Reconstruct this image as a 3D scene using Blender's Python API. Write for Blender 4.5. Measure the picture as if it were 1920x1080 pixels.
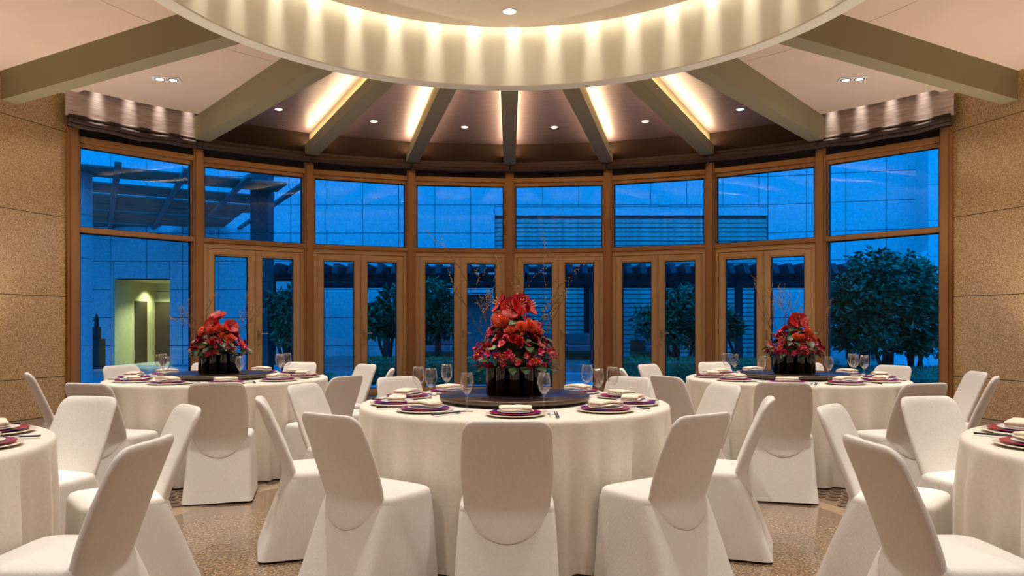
import bpy, math, random
from mathutils import Vector, Matrix, noise

# ------------------------------------------------------------------ camera, world, exposure
S = bpy.context.scene
for o in list(bpy.data.objects):
    bpy.data.objects.remove(o)
COL = S.collection
F, CX, HY, CAMZ = 1394.0, 955.3, 609.9, 1.216        # focal length (px), principal column, horizon row, eye height
cam_d = bpy.data.cameras.new('camera')
cam_d.sensor_width = 36.0
cam_d.lens = F / 1920 * 36
cam_d.shift_x = (960 - CX) / 1920
cam_d.shift_y = (HY - 540) / 1920
cam_d.clip_start = 0.05
cam_d.clip_end = 200
cam = bpy.data.objects.new('camera', cam_d)
cam.location = (0, 0, CAMZ)
cam.rotation_euler = (math.pi / 2, 0, 0)
COL.objects.link(cam)
S.camera = cam
S.view_settings.view_transform = 'Standard'
S.view_settings.look = 'None'
S.view_settings.gamma = 1
S.view_settings.exposure = 1.72
S.view_settings.use_curve_mapping = False

W = bpy.data.worlds.new('dusk_sky')
S.world = W
W.use_nodes = True
bg = W.node_tree.nodes['Background']
bg.inputs[0].default_value = (0.0, 0.30, 0.82, 1)
bg.inputs[1].default_value = 0.87

PI = math.pi
def R_(d): return math.radians(d)
def px(x, y, Y):
    """point at depth Y that the photograph shows at pixel (x, y)"""
    return ((x - CX) / F * Y, Y, CAMZ + (HY - y) / F * Y)
def lin(r, g, b):
    f = lambda c: (c / 255) / 12.92 if c / 255 <= .04045 else ((c / 255 + .055) / 1.055) ** 2.4
    return (f(r), f(g), f(b))

# room geometry (metres): window arc and ceiling ring share the centre (0, CY)
CY, RW, TH = 5.7586, 7.539, R_(13.352)
ZR, ZP, ZD = 4.02, 4.382, 4.67           # ring bottom, ceiling, dome ceiling
RIN, ROUT = 2.97, 3.15
def polar(r, a, z=0.0): return (r * math.sin(a), CY + r * math.cos(a), z)

WARM = (1.0, 0.945, 0.87)
def spot(name, loc, power, size=100, blend=.8, col=WARM, target=None, rad=.05):
    l = bpy.data.lights.new(name, 'SPOT')
    l.energy = power; l.spot_size = R_(size); l.spot_blend = blend; l.color = col; l.shadow_soft_size = rad
    o = bpy.data.objects.new(name, l); o.location = loc
    if target is not None:
        o.rotation_euler = (Vector(target) - Vector(loc)).to_track_quat('-Z', 'Y').to_euler()
    COL.objects.link(o)
    return o
P_DOME, P_CEIL, P_RING, P_FASCIA, P_FOIL = 82, 64, 140, 130, 6
for i in range(8):                                     # dome downlights
    a = i * PI / 4
    spot('dome_light', polar(2.42, a, ZD - .03), P_DOME, 84, .9)
for s in (-1, 1):                                      # twin downlights of the plaster ceiling
    for ad in (49.3, 78, 104, 130, 156):
        spot('ceiling_light', polar(5.81, s * R_(ad), ZP - .03), P_CEIL, 110, .9)
for (x, y, p) in ((-4, -1.5, 1), (0, -1.5, 1), (4, -1.5, 1), (-1.9, .9, .4), (1.9, .9, .4)):  # added unseen fill spots above and behind the camera
    spot('rear_fill_spot', (x, y, ZP - .03), P_CEIL * p, 120, .9)
def lamp(name, loc, power, rad, col=WARM):
    l = bpy.data.lights.new(name, 'POINT'); l.energy = power; l.color = col; l.shadow_soft_size = rad
    o = bpy.data.objects.new(name, l); o.location = loc; COL.objects.link(o)
P_UP = 95
for s in (-1, 1):                                      # added unseen spots low along the walls, to brighten the ceiling
    for (x, y, p) in ((6.3, 8.4, 1.5), (6.75, 6.8, .3), (7.4, 4.2, .15), (7.9, 1.0, .25), (7.9, -2.5, .4)):
        spot('ceiling_fill_spot', (s * x, y, .08), P_UP * p, 95, .9, (1.0, .89, .78), target=(s * (x - 1.9), y, 4.4), rad=.08)
for i in range(40):                                    # wall washers above the dome rim
    a = (i + .1) * 2 * PI / 40
    spot('ring_washer', polar(RIN - .07, a, 5.5), P_RING, 13, 1.0, (1, .93, .80), target=polar(RIN, a, 4.60), rad=.04)

# ------------------------------------------------------------------ materials
M = {}
def pm(name, col, rough=.5, metal=0.0, col2=None, nscale=8.0, detail=3.0, ramp=(.35, .65), bump=0.0, bscale=60.0, spec=.5,
       emit=None, estr=0.0, coat=0.0, stretch=(1, 1, 1), sheen=0.0, col3=None):
    m = bpy.data.materials.new(name); m.use_nodes = True
    nt = m.node_tree; b = nt.nodes['Principled BSDF']
    b.inputs['Base Color'].default_value = (*col, 1)
    b.inputs['Roughness'].default_value = rough
    b.inputs['Metallic'].default_value = metal
    b.inputs['Specular IOR Level'].default_value = spec
    b.inputs['Coat Weight'].default_value = coat
    b.inputs['Coat Roughness'].default_value = .03
    b.inputs['Sheen Weight'].default_value = sheen
    tc = nt.nodes.new('ShaderNodeTexCoord'); mp = nt.nodes.new('ShaderNodeMapping')
    mp.inputs['Scale'].default_value = stretch
    nt.links.new(tc.outputs['Object'], mp.inputs[0])
    if col2:
        n = nt.nodes.new('ShaderNodeTexNoise'); n.inputs['Scale'].default_value = nscale; n.inputs['Detail'].default_value = detail
        r = nt.nodes.new('ShaderNodeValToRGB')
        r.color_ramp.elements[0].position = ramp[0]; r.color_ramp.elements[0].color = (*col, 1)
        r.color_ramp.elements[1].position = ramp[1]; r.color_ramp.elements[1].color = (*col2, 1)
        if col3:
            e = r.color_ramp.elements.new((ramp[0] + ramp[1]) / 2); e.color = (*col3, 1)
        nt.links.new(mp.outputs[0], n.inputs['Vector']); nt.links.new(n.outputs['Fac'], r.inputs[0])
        nt.links.new(r.outputs[0], b.inputs['Base Color'])
    if bump:
        n2 = nt.nodes.new('ShaderNodeTexNoise'); n2.inputs['Scale'].default_value = bscale; n2.inputs['Detail'].default_value = 4
        bp = nt.nodes.new('ShaderNodeBump'); bp.inputs['Strength'].default_value = bump; bp.inputs['Distance'].default_value = .01
        nt.links.new(mp.outputs[0], n2.inputs['Vector']); nt.links.new(n2.outputs['Fac'], bp.inputs['Height'])
        nt.links.new(bp.outputs[0], b.inputs['Normal'])
    if emit:
        b.inputs['Emission Color'].default_value = (*emit, 1); b.inputs['Emission Strength'].default_value = estr
    M[name] = m
    return m

pm('plaster', lin(218, 194, 172), .9, col2=lin(214, 190, 168), nscale=1.5)
pm('beam_paint', lin(140, 128, 94), .75)
pm('ring_paint', lin(240, 235, 212), .7)
pm('dome_paint', lin(242, 226, 206), .85)
pm('foil', lin(116, 96, 100), .42, .35, col2=lin(98, 80, 86), nscale=3, stretch=(1, 14, 1), bump=.12, bscale=30)
pm('silver_foil', lin(222, 204, 196), .42, .3, col2=lin(190, 166, 156), nscale=4, stretch=(1, 1, 10), bump=.1, bscale=30)
pm('fascia_brown', lin(46, 33, 27), .9, spec=.1)
pm('blind_brown', lin(70, 52, 44), .8, bump=.1, bscale=200)
pm('blind_cloth', lin(44, 32, 26), .9)
pm('bronze', lin(166, 120, 72), .42, .2, col2=lin(162, 117, 70), nscale=6, stretch=(1, 1, .1), spec=.4)
pm('door_bronze', lin(200, 164, 114), .45, .15, col2=lin(196, 160, 111), nscale=6, stretch=(1, 1, .1), spec=.4)
pm('gasket', (.006, .006, .007), .6)
pm('handle_metal', lin(176, 150, 112), .3, .9)
pm('granite_wall', lin(172, 138, 90), .22, col2=lin(232, 202, 152), col3=lin(204, 172, 118), nscale=62, detail=5, ramp=(.36, .64), spec=.4)
pm('granite_floor', lin(76, 56, 40), .25, col2=lin(178, 146, 110), col3=lin(142, 112, 80), nscale=70, detail=7, ramp=(.41, .59), spec=.5, coat=1.0)
pm('floor_border', lin(176, 150, 124), .22, col2=lin(166, 140, 114), nscale=20)
pm('mosaic_ground', lin(150, 126, 104), .35, col2=lin(134, 110, 90), nscale=12)
pm('mosaic_hex', lin(104, 82, 66), .35, col2=lin(88, 68, 54), nscale=15)
pm('rear_wall', lin(206, 178, 148), .85)
pm('chair_linen', lin(228, 222, 215), .9, col2=lin(225, 218, 211), nscale=90, stretch=(1, 1, .25), bump=.22, bscale=220, spec=.15, sheen=.15)
pm('cloth', lin(234, 225, 212), .85, col2=lin(229, 219, 205), nscale=60, bump=.1, bscale=240, spec=.2, sheen=.15)
pm('table_wood', lin(120, 84, 56), .5)
pm('dark_wood', lin(44, 30, 30), .22, col2=lin(30, 20, 22), nscale=5, stretch=(1, 12, 1), spec=.55)
pm('dark_edge', lin(92, 78, 66), .35, .4)
pm('black_glaze', (.010, .007, .009), .10, spec=.45)
pm('porcelain', lin(236, 224, 204), .22, spec=.5)
pm('white_porcelain', lin(240, 236, 232), .18, spec=.5)
pm('napkin', lin(238, 226, 206), .9, bump=.1, bscale=240, col2=lin(232, 218, 196), nscale=30)
pm('black_lacquer', (.012, .010, .010), .3)
pm('silver', lin(214, 208, 202), .16, 1.0)
pm('red_petal', lin(196, 18, 26), .5, col2=lin(156, 6, 18), nscale=14)
pm('deep_red_petal', lin(150, 8, 22), .55, col2=lin(112, 2, 16), nscale=20)
pm('magenta_petal', lin(194, 16, 66), .5, col2=lin(150, 8, 44), nscale=25)
pm('pink_petal', lin(222, 70, 90), .5, col2=lin(198, 30, 60), nscale=25)
pm('orange_pin', lin(232, 96, 44), .5, col2=lin(216, 60, 34), nscale=30)
pm('berry', lin(206, 70, 40), .35, col2=lin(180, 30, 30), nscale=40)
pm('pollen', lin(220, 170, 130), .6)
pm('leaf', lin(62, 84, 44), .45, col2=lin(34, 54, 30), nscale=12)
pm('pale_leaf', lin(140, 152, 104), .5, col2=lin(112, 130, 84), nscale=12)
pm('twig', lin(92, 40, 36), .8)
pm('bud', lin(150, 124, 60), .6)
pm('lamp_white', lin(230, 226, 222), .4)
pm('lamp_glow', (1, .95, .88), .4, emit=(1, .92, .82), estr=9.0)
pm('led', (1, .85, .6), .4, emit=(1.0, .76, .45), estr=27.0)
pm('ring_fill_glow', (1, .9, .75), .4, emit=(1.0, .92, .78), estr=3.0)  # emission of the added fill strip inside the ring
pm('lamp_dark', lin(70, 64, 62), .4)
# outside
pm('facade_stone', lin(214, 216, 218), .8, col2=lin(192, 194, 198), nscale=14, detail=6, bump=.1, bscale=30)
pm('facade_joint', lin(70, 74, 82), .9)
pm('split_stone', lin(190, 186, 182), .9, col2=lin(160, 156, 152), nscale=9, detail=6, bump=.9, bscale=14)
pm('pergola_wood', lin(58, 56, 66), .7, col2=lin(46, 44, 54), nscale=5, stretch=(1, 1, .2))
pm('canopy_steel', lin(96, 94, 98), .6)
pm('canopy_board', lin(120, 104, 96), .7, col2=lin(104, 90, 84), nscale=2)
pm('column_stone', lin(84, 84, 92), .7, col2=lin(64, 64, 72), nscale=24, detail=5)
pm('paving', lin(206, 208, 212), .35, col2=lin(184, 188, 194), nscale=4)
pm('deck_wood', lin(190, 182, 174), .5, col2=lin(124, 116, 110), nscale=4, stretch=(.3, 6, 1))
pm('foliage', lin(70, 128, 92), .42, col2=lin(36, 82, 58), nscale=3, spec=.4)
pm('hedge_leaf', lin(70, 150, 84), .5, col2=lin(40, 104, 62), nscale=5)
pm('bark', lin(52, 44, 42), .9)
pm('sofa_frame', lin(104, 70, 50), .6)
pm('cushion', lin(150, 152, 164), .9)
pm('corridor_wall', lin(206, 196, 150), .8, col2=lin(196, 186, 140), nscale=6)
pm('corridor_door', lin(66, 50, 36), .6)
pm('sculpture_bronze', lin(52, 50, 46), .5, .4)
pm('pedestal_black', lin(26, 26, 32), .6)

def plate_mat():
    m = bpy.data.materials.new('patterned_glaze'); m.use_nodes = True
    nt = m.node_tree; b = nt.nodes['Principled BSDF']; b.inputs['Roughness'].default_value = .18
    tc = nt.nodes.new('ShaderNodeTexCoord'); n = nt.nodes.new('ShaderNodeTexNoise'); n.inputs['Scale'].default_value = 9
    r = nt.nodes.new('ShaderNodeValToRGB'); cr = r.color_ramp
    cr.elements[0].position = .38; cr.elements[0].color = (*lin(176, 14, 44), 1)
    cr.elements[1].position = .64; cr.elements[1].color = (*lin(60, 36, 120), 1)
    e = cr.elements.new(.5); e.color = (*lin(168, 24, 84), 1)
    nt.links.new(tc.outputs['Object'], n.inputs['Vector']); nt.links.new(n.outputs['Fac'], r.inputs[0]); nt.links.new(r.outputs[0], b.inputs['Base Color'])
    M['patterned_glaze'] = m
plate_mat()
def glass_mat(name, tint, lo, hi, pw):
    m = bpy.data.materials.new(name); m.use_nodes = True; nt = m.node_tree; nt.nodes.clear()
    out = nt.nodes.new('ShaderNodeOutputMaterial'); mix = nt.nodes.new('ShaderNodeMixShader')
    t = nt.nodes.new('ShaderNodeBsdfTransparent'); t.inputs[0].default_value = (*tint, 1)
    g = nt.nodes.new('ShaderNodeBsdfGlossy'); g.inputs['Roughness'].default_value = .01
    lw = nt.nodes.new('ShaderNodeLayerWeight'); lw.inputs['Blend'].default_value = .5
    p = nt.nodes.new('ShaderNodeMath'); p.operation = 'POWER'; p.inputs[1].default_value = pw
    r = nt.nodes.new('ShaderNodeMapRange'); r.inputs[3].default_value = lo; r.inputs[4].default_value = hi
    nt.links.new(lw.outputs['Facing'], p.inputs[0]); nt.links.new(p.outputs[0], r.inputs[0]); nt.links.new(r.outputs[0], mix.inputs[0])
    nt.links.new(t.outputs[0], mix.inputs[1]); nt.links.new(g.outputs[0], mix.inputs[2])
    nt.links.new(mix.outputs[0], out.inputs[0]); M[name] = m
glass_mat('window_glass', (.70, .87, .97), .010, .4, 4)
glass_mat('crystal', (.985, .985, .985), .07, .8, 2.2)

# ------------------------------------------------------------------ mesh helpers
class MB:
    def __init__(s): s.v = []; s.f = []
    def add(s, v, f):
        n = len(s.v); s.v += [tuple(p) for p in v]; s.f += [tuple(i + n for i in q) for q in f]; return s
    def box(s, x0, x1, y0, y1, z0, z1):
        return s.add([(x0, y0, z0), (x1, y0, z0), (x1, y1, z0), (x0, y1, z0), (x0, y0, z1), (x1, y0, z1), (x1, y1, z1), (x0, y1, z1)],
                     [(0, 3, 2, 1), (4, 5, 6, 7), (0, 1, 5, 4), (1, 2, 6, 5), (2, 3, 7, 6), (3, 0, 4, 7)])
    def bbox(s, x0, x1, y0, y1, z0, z1, c):
        """box with its twelve edges chamfered by c"""
        xs, ys, zs = (x0, x1), (y0, y1), (z0, z1); v = []; idx = {}
        for i in (0, 1):
            for j in (0, 1):
                for k in (0, 1):
                    dx, dy, dz = (c, -c)[i], (c, -c)[j], (c, -c)[k]
                    for ax, p in ((0, (xs[i], ys[j] + dy, zs[k] + dz)), (1, (xs[i] + dx, ys[j], zs[k] + dz)), (2, (xs[i] + dx, ys[j] + dy, zs[k]))):
                        idx[(i, j, k, ax)] = len(v); v.append(p)
        f = []
        for ax in (0, 1, 2):
            for sd in (0, 1):
                q = []
                for (a, b_) in ((0, 0), (1, 0), (1, 1), (0, 1)):
                    t = [a, b_]; t.insert(ax, sd); q.append(idx[(*t, ax)])
                f.append(q if (sd == 1) != (ax == 1) else q[::-1])
        for ax in (0, 1, 2):
            o1, o2 = [a for a in (0, 1, 2) if a != ax]
            for a in (0, 1):
                for b_ in (0, 1):
                    def key(e, use):
                        t = [0, 0, 0]; t[ax] = e; t[o1] = a; t[o2] = b_; return idx[(*t, use)]
                    f.append((key(0, o1), key(1, o1), key(1, o2), key(0, o2)))
        for i in (0, 1):
            for j in (0, 1):
                for k in (0, 1): f.append((idx[(i, j, k, 0)], idx[(i, j, k, 1)], idx[(i, j, k, 2)]))
        return s.add(v, f)
    def prism(s, pts, z0, z1):
        n = len(pts)
        return s.add([(p[0], p[1], z0) for p in pts] + [(p[0], p[1], z1) for p in pts],
                     [tuple(range(n))[::-1], tuple(range(n, 2 * n))] + [(i, (i + 1) % n, n + (i + 1) % n, n + i) for i in range(n)])
    def loft(s, rings, cap0=True, cap1=True):
        n = len(rings[0]); v = [p for r in rings for p in r]; f = []
        for k in range(len(rings) - 1):
            for i in range(n):
                j = (i + 1) % n; f.append((k * n + i, k * n + j, (k + 1) * n + j, (k + 1) * n + i))
        if cap0: f.append(tuple(range(n))[::-1])
        if cap1: f.append(tuple(range((len(rings) - 1) * n, len(rings) * n)))
        return s.add(v, f)
    def lathe(s, prof, n=32, c=(0, 0, 0), cap0=False, cap1=False):
        rings = [[(c[0] + r * math.cos(2 * PI * i / n), c[1] + r * math.sin(2 * PI * i / n), c[2] + z) for i in range(n)] for r, z in prof]
        return s.loft(rings, cap0, cap1)
    def tube(s, pts, rad, n=6):
        rings = []; pts = [Vector(p) for p in pts]
        for i, p in enumerate(pts):
            d = (pts[min(i + 1, len(pts) - 1)] - pts[max(i - 1, 0)]).normalized()
            a = d.orthogonal().normalized() if abs(d.z) < .9 else d.cross(Vector((1, 0, 0))).normalized()
            b = d.cross(a); r = rad[i] if isinstance(rad, (list, tuple)) else rad
            rings.append([tuple(p + r * (math.cos(2 * PI * k / n) * a + math.sin(2 * PI * k / n) * b)) for k in range(n)])
        return s.loft(rings)
    def xf(s, mat):
        s.v = [tuple(mat @ Vector(p)) for p in s.v]; return s
    def mesh(s, name, mat, smooth=False):
        me = bpy.data.meshes.new(name); me.from_pydata(s.v, [], s.f); me.validate(); me.update()
        me.materials.append(M[mat])
        if smooth: me.shade_smooth()
        return me
    def obj(s, name, mat, parent=None, loc=(0, 0, 0), rz=0, smooth=False):
        return put(name, s.mesh(name, mat, smooth), parent, loc, rz)
def put(name, me, parent=None, loc=(0, 0, 0), rz=0, rot=None, scale=None):
    o = bpy.data.objects.new(name, me); COL.objects.link(o)
    o.location = loc; o.rotation_euler = rot if rot is not None else (0, 0, rz)
    if scale: o.scale = (scale,) * 3 if not isinstance(scale, tuple) else scale
    o.parent = parent
    return o
def thing(name, label, cat, loc=(0, 0, 0), rz=0, group=None):
    o = put(name, None, None, loc, rz); return tag(o, label, cat, group)
def tag(o, label, cat, group=None):
    o['label'] = label; o['category'] = cat
    if group: o['group'] = group
    return o
def struct(o):
    o['kind'] = 'structure'; return o
def smooth_sharp(me, ang=40):
    me.shade_smooth()
    try: me.set_sharp_from_angle(angle=R_(ang))
    except Exception: pass
    return me

# ------------------------------------------------------------------ room shell
JX, JY = polar(RW, -4 * TH)[0], polar(RW, -4 * TH)[1]
LEFT = [(JX - .02, JY), (JX - .28 * 3.6 - .02, JY - 3.6), (-8.2, 3.0), (-8.2, -4.5)]
RIGHT = [(-x, y) for x, y in LEFT]
BOUND = LEFT + RIGHT[::-1]
def ray_bound(a):
    d = Vector((math.sin(a), math.cos(a))); best = None
    for i in range(len(BOUND) - 1):
        p, q = Vector(BOUND[i]), Vector(BOUND[i + 1]); e = q - p; o = Vector((0, CY)) - p
        den = d.x * e.y - d.y * e.x
        if abs(den) < 1e-9: continue
        t = (e.x * o.y - e.y * o.x) / den; u = (d.x * o.y - d.y * o.x) / den
        if t > 0 and -1e-6 <= u <= 1 + 1e-6 and (best is None or t < best): best = t
    return best or 9

# floor with its inlays
FCX, FCY = 0.0, 4.2
floor = struct(put('floor', MB().box(-9.2, 9.2, -5, 13.6, -.12, -.004).mesh('floor', 'mosaic_ground')))
def annulus(r0, r1, z0, z1, a0=0, a1=2 * PI, n=96, c=(FCX, FCY)):
    mb = MB(); full = abs(a1 - a0 - 2 * PI) < 1e-6
    for i in range(n):
        b0 = a0 + (a1 - a0) * i / n; b1 = a0 + (a1 - a0) * (i + 1) / n
        q = [(c[0] + r * math.sin(b), c[1] + r * math.cos(b)) for r, b in ((r0, b0), (r1, b0), (r1, b1), (r0, b1))]
        mb.add([(x, y, z) for z in (z0, z1) for x, y in q],
               [(0, 1, 2, 3)[::-1], (4, 5, 6, 7), (1, 2, 6, 5), (0, 4, 7, 3)][1 if z0 == z1 else 0:])
    return mb
disc = MB().lathe([(2.2, -.004), (2.2, .0)], 96, (FCX, FCY, 0), False, True)
disc.obj('granite_disc', 'granite_floor', floor)
annulus(2.2, 2.33, -.004, .0).obj('border_band', 'floor_border', floor)
hexes = []
hp = .105
for j in range(-70, 80):
    for i in range(-70, 70):
        x = FCX + (i + .5 * (j % 2)) * hp; y = FCY + j * hp * .866; r = math.hypot(x - FCX, y - FCY)
        if 2.40 < r < 4.6 and abs(x) < 5.2 and 1.0 < y < 11: hexes.append((min(math.hypot(abs(x) - 2.35, y - 5.0), 99), x, y))
hexes.sort()
def hexring(x, y, r): return [(x + r * math.cos(PI / 6 + k * PI / 3), y + r * math.sin(PI / 6 + k * PI / 3)) for k in range(6)]
hexme = MB().prism(hexring(0, 0, .043), -.004, .0005).mesh('hex_tile', 'mosaic_hex')
for d, x, y in hexes[:290]: put('hex_tile', hexme, floor, (x, y, 0))
mb = MB()
for d, x, y in hexes[290:]: mb.prism(hexring(x, y, .043), -.004, .0005)
o = mb.obj('hex_tile_field', 'mosaic_hex', floor); o['kind'] = 'stuff'

# stone side walls with slabs, plain walls beyond the frame
def wall_seg(name, p, q, mat, th=.35, z1=5.0):
    p, q = Vector(p), Vector(q); d = (q - p).normalized(); n = Vector((-d.y, d.x))
    mid = Vector((0, 3.0))
    if (p - mid).dot(n) < 0: n = -n
    return struct(MB().prism([p, q, q + n * th, p + n * th], 0, z1).obj(name, mat)), d, n
for side, PTS in (('left', LEFT), ('right', RIGHT)):
    w, d, n = wall_seg('wall_' + side, PTS[0], PTS[1], 'gasket')
    p0 = Vector(PTS[0]); L = (Vector(PTS[1]) - p0).length
    zj = [0.0, .523, 1.606, 2.686, 3.86, 5.0]
    for k in range(5):
        for (u0, u1) in ((0, 1.95), (1.95, L)):
            a = p0 + d * (u0 + .003); b = p0 + d * (u1 - .003)
            MB().prism([a, b, b - n * .03, a - n * .03], zj[k] + .004, zj[k + 1] - .004).obj('stone_slab', 'granite_wall', w)
    wall_seg('wall_' + side + '_side', PTS[1], PTS[2], 'rear_wall')
    wall_seg('wall_' + side + '_rear', PTS[2], PTS[3], 'rear_wall')
wall_seg('wall_back', LEFT[-1], RIGHT[-1], 'rear_wall')

# ceiling: plaster sectors, foil panels between the beams, dome and ring
ceiling = struct(put('ceiling', None))
def sector(r0, r1f, a0, a1, z, th, n):
    mb = MB()
    for i in range(n):
        b0 = a0 + (a1 - a0) * i / n; b1 = a0 + (a1 - a0) * (i + 1) / n
        q = [polar(r0, b0), polar(r1f(b0), b0), polar(r1f(b1), b1), polar(r0, b1)]
        mb.prism([(p[0], p[1]) for p in q][::-1], z, z + th)
    return mb
arcR = lambda d: (lambda a: (lambda m: RW * math.cos(TH / 2) / math.cos(((a / TH) % 1 - .5) * TH) - d)(0))
for k in range(-3, 3):
    sector(ROUT - .03, lambda a: 7.32, k * TH, (k + 1) * TH, ZP, .03, 4).obj('ceiling_panel', 'foil', ceiling)
for k in (-4, 3):
    sector(ROUT - .03, lambda a: 4.245, k * TH, (k + 1) * TH, ZP, .03, 8).obj('ceiling_panel', 'plaster', ceiling)
    sector(4.253, lambda a: 7.13, k * TH, (k + 1) * TH, ZP, .03, 8).obj('ceiling_panel', 'plaster', ceiling)
for (a0, a1) in ((4 * TH, PI), (-PI, -4 * TH)):
    sector(ROUT - .03, lambda a: 4.245, a0, a1, ZP, .03, 72).obj('ceiling_panel', 'plaster', ceiling)
    sector(4.253, lambda a: ray_bound(a) + .1, a0, a1, ZP, .03, 72).obj('ceiling_panel', 'plaster', ceiling)
sector(ROUT - .02, lambda a: RW + .22, -4 * TH, 4 * TH, 4.98, .1, 32).obj('roof_slab', 'fascia_brown', ceiling)
sector(ROUT - .02, lambda a: ray_bound(a) + .3, 4 * TH, 2 * PI - 4 * TH, 4.98, .1, 90).obj('roof_slab', 'fascia_brown', ceiling)
MB().lathe([(.01, 5.69), (ROUT, 5.69), (ROUT, 5.78), (.01, 5.78)], 64, (0, CY, 0)).obj('roof_cap', 'fascia_brown', ceiling)
ring = MB().lathe([(RIN, 5.69), (RIN, ZR + .012), (RIN + .012, ZR), (ROUT - .012, ZR), (ROUT, ZR + .012), (ROUT, 5.69)], 144, (0, CY, 0))
put('ceiling_ring', smooth_sharp(ring.mesh('ceiling_ring', 'ring_paint'), 30), ceiling)
dm = MB().lathe([(.01, ZD), (RIN - .11, ZD), (RIN - .11, ZD + .04), (.01, ZD + .04)], 144, (0, CY, 0))
put('dome_panel', smooth_sharp(dm.mesh('dome_panel', 'dome_paint'), 30), ceiling)

MB().lathe([(RIN - .115, ZD + .042), (RIN - .09, ZD + .042), (RIN - .09, ZD + .055), (RIN - .115, ZD + .055)], 96, (0, CY, 0)).obj('ring_fill_strip', 'ring_fill_glow', ceiling)  # added hidden glowing strip that brightens the ring wall between the washers
# radial beams
def beam(a, r1, lit):
    o = put('ceiling_beam', None, ceiling, (0, CY, 0), -a)
    w = .105
    b = MB()
    if lit:
        b.box(-w, w, ROUT - .06, r1, ZR + .001, 4.175)
        b.box(-.03, .03, ROUT - .06, r1, 4.175, ZP)
    else:
        b.box(-w, w, ROUT - .06, r1, ZR + .001, ZP)
    bo = b.obj('beam_body', 'beam_paint', o)
    if lit:
        for s in (-1, 1):
            MB().box(s * .066 - .016, s * .066 + .016, ROUT + .05, r1 - .06, 4.176, 4.184).obj('led_strip', 'led', o)
for k in range(-3, 4): beam(k * TH, 7.30, abs(k) <= 2)
for s in (-1, 1): beam(s * R_(60.3), ray_bound(s * R_(60.3)) + .02, False)

# window wall: fascia, headers, mullions, bays
DB = RW * math.cos(TH / 2); HB = RW * math.sin(TH / 2)
n_door = n_win = n_trim = 0
for k in range(9):                                      # mullions
    a = (k - 4) * TH; n_trim += 1
    mb = MB().bbox(-.078, .078, -.10, .10, 0, 3.95, .008)
    mb.box(-.045, .045, -.125, -.099, 0, 3.95)
    struct(mb.obj('trim_%d' % n_trim, 'bronze', None, polar(RW, a), -a))
def frame_rect(mb, x0, x1, z0, z1, w, y0, y1):
    mb.bbox(x0, x0 + w, y0, y1, z0, z1, .004); mb.bbox(x1 - w, x1, y0, y1, z0, z1, .004)
    mb.bbox(x0 + w, x1 - w, y0, y1, z1 - w, z1, .004); mb.bbox(x0 + w, x1 - w, y0, y1, z0, z0 + w, .004)
def gasket_rect(x0, x1, z0, z1, w, y0, y1):
    mb = MB(); mb.box(x0, x0 + w, y0, y1, z0, z1); mb.box(x1 - w, x1, y0, y1, z0, z1)
    mb.box(x0 + w, x1 - w, y0, y1, z1 - w, z1); mb.box(x0 + w, x1 - w, y0, y1, z0, z0 + w); return mb
HXI = HB - .075                                         # inner half width between mullions
order_word = ['first', 'second', 'third', 'fourth', 'fifth', 'sixth', 'seventh', 'eighth']
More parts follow.
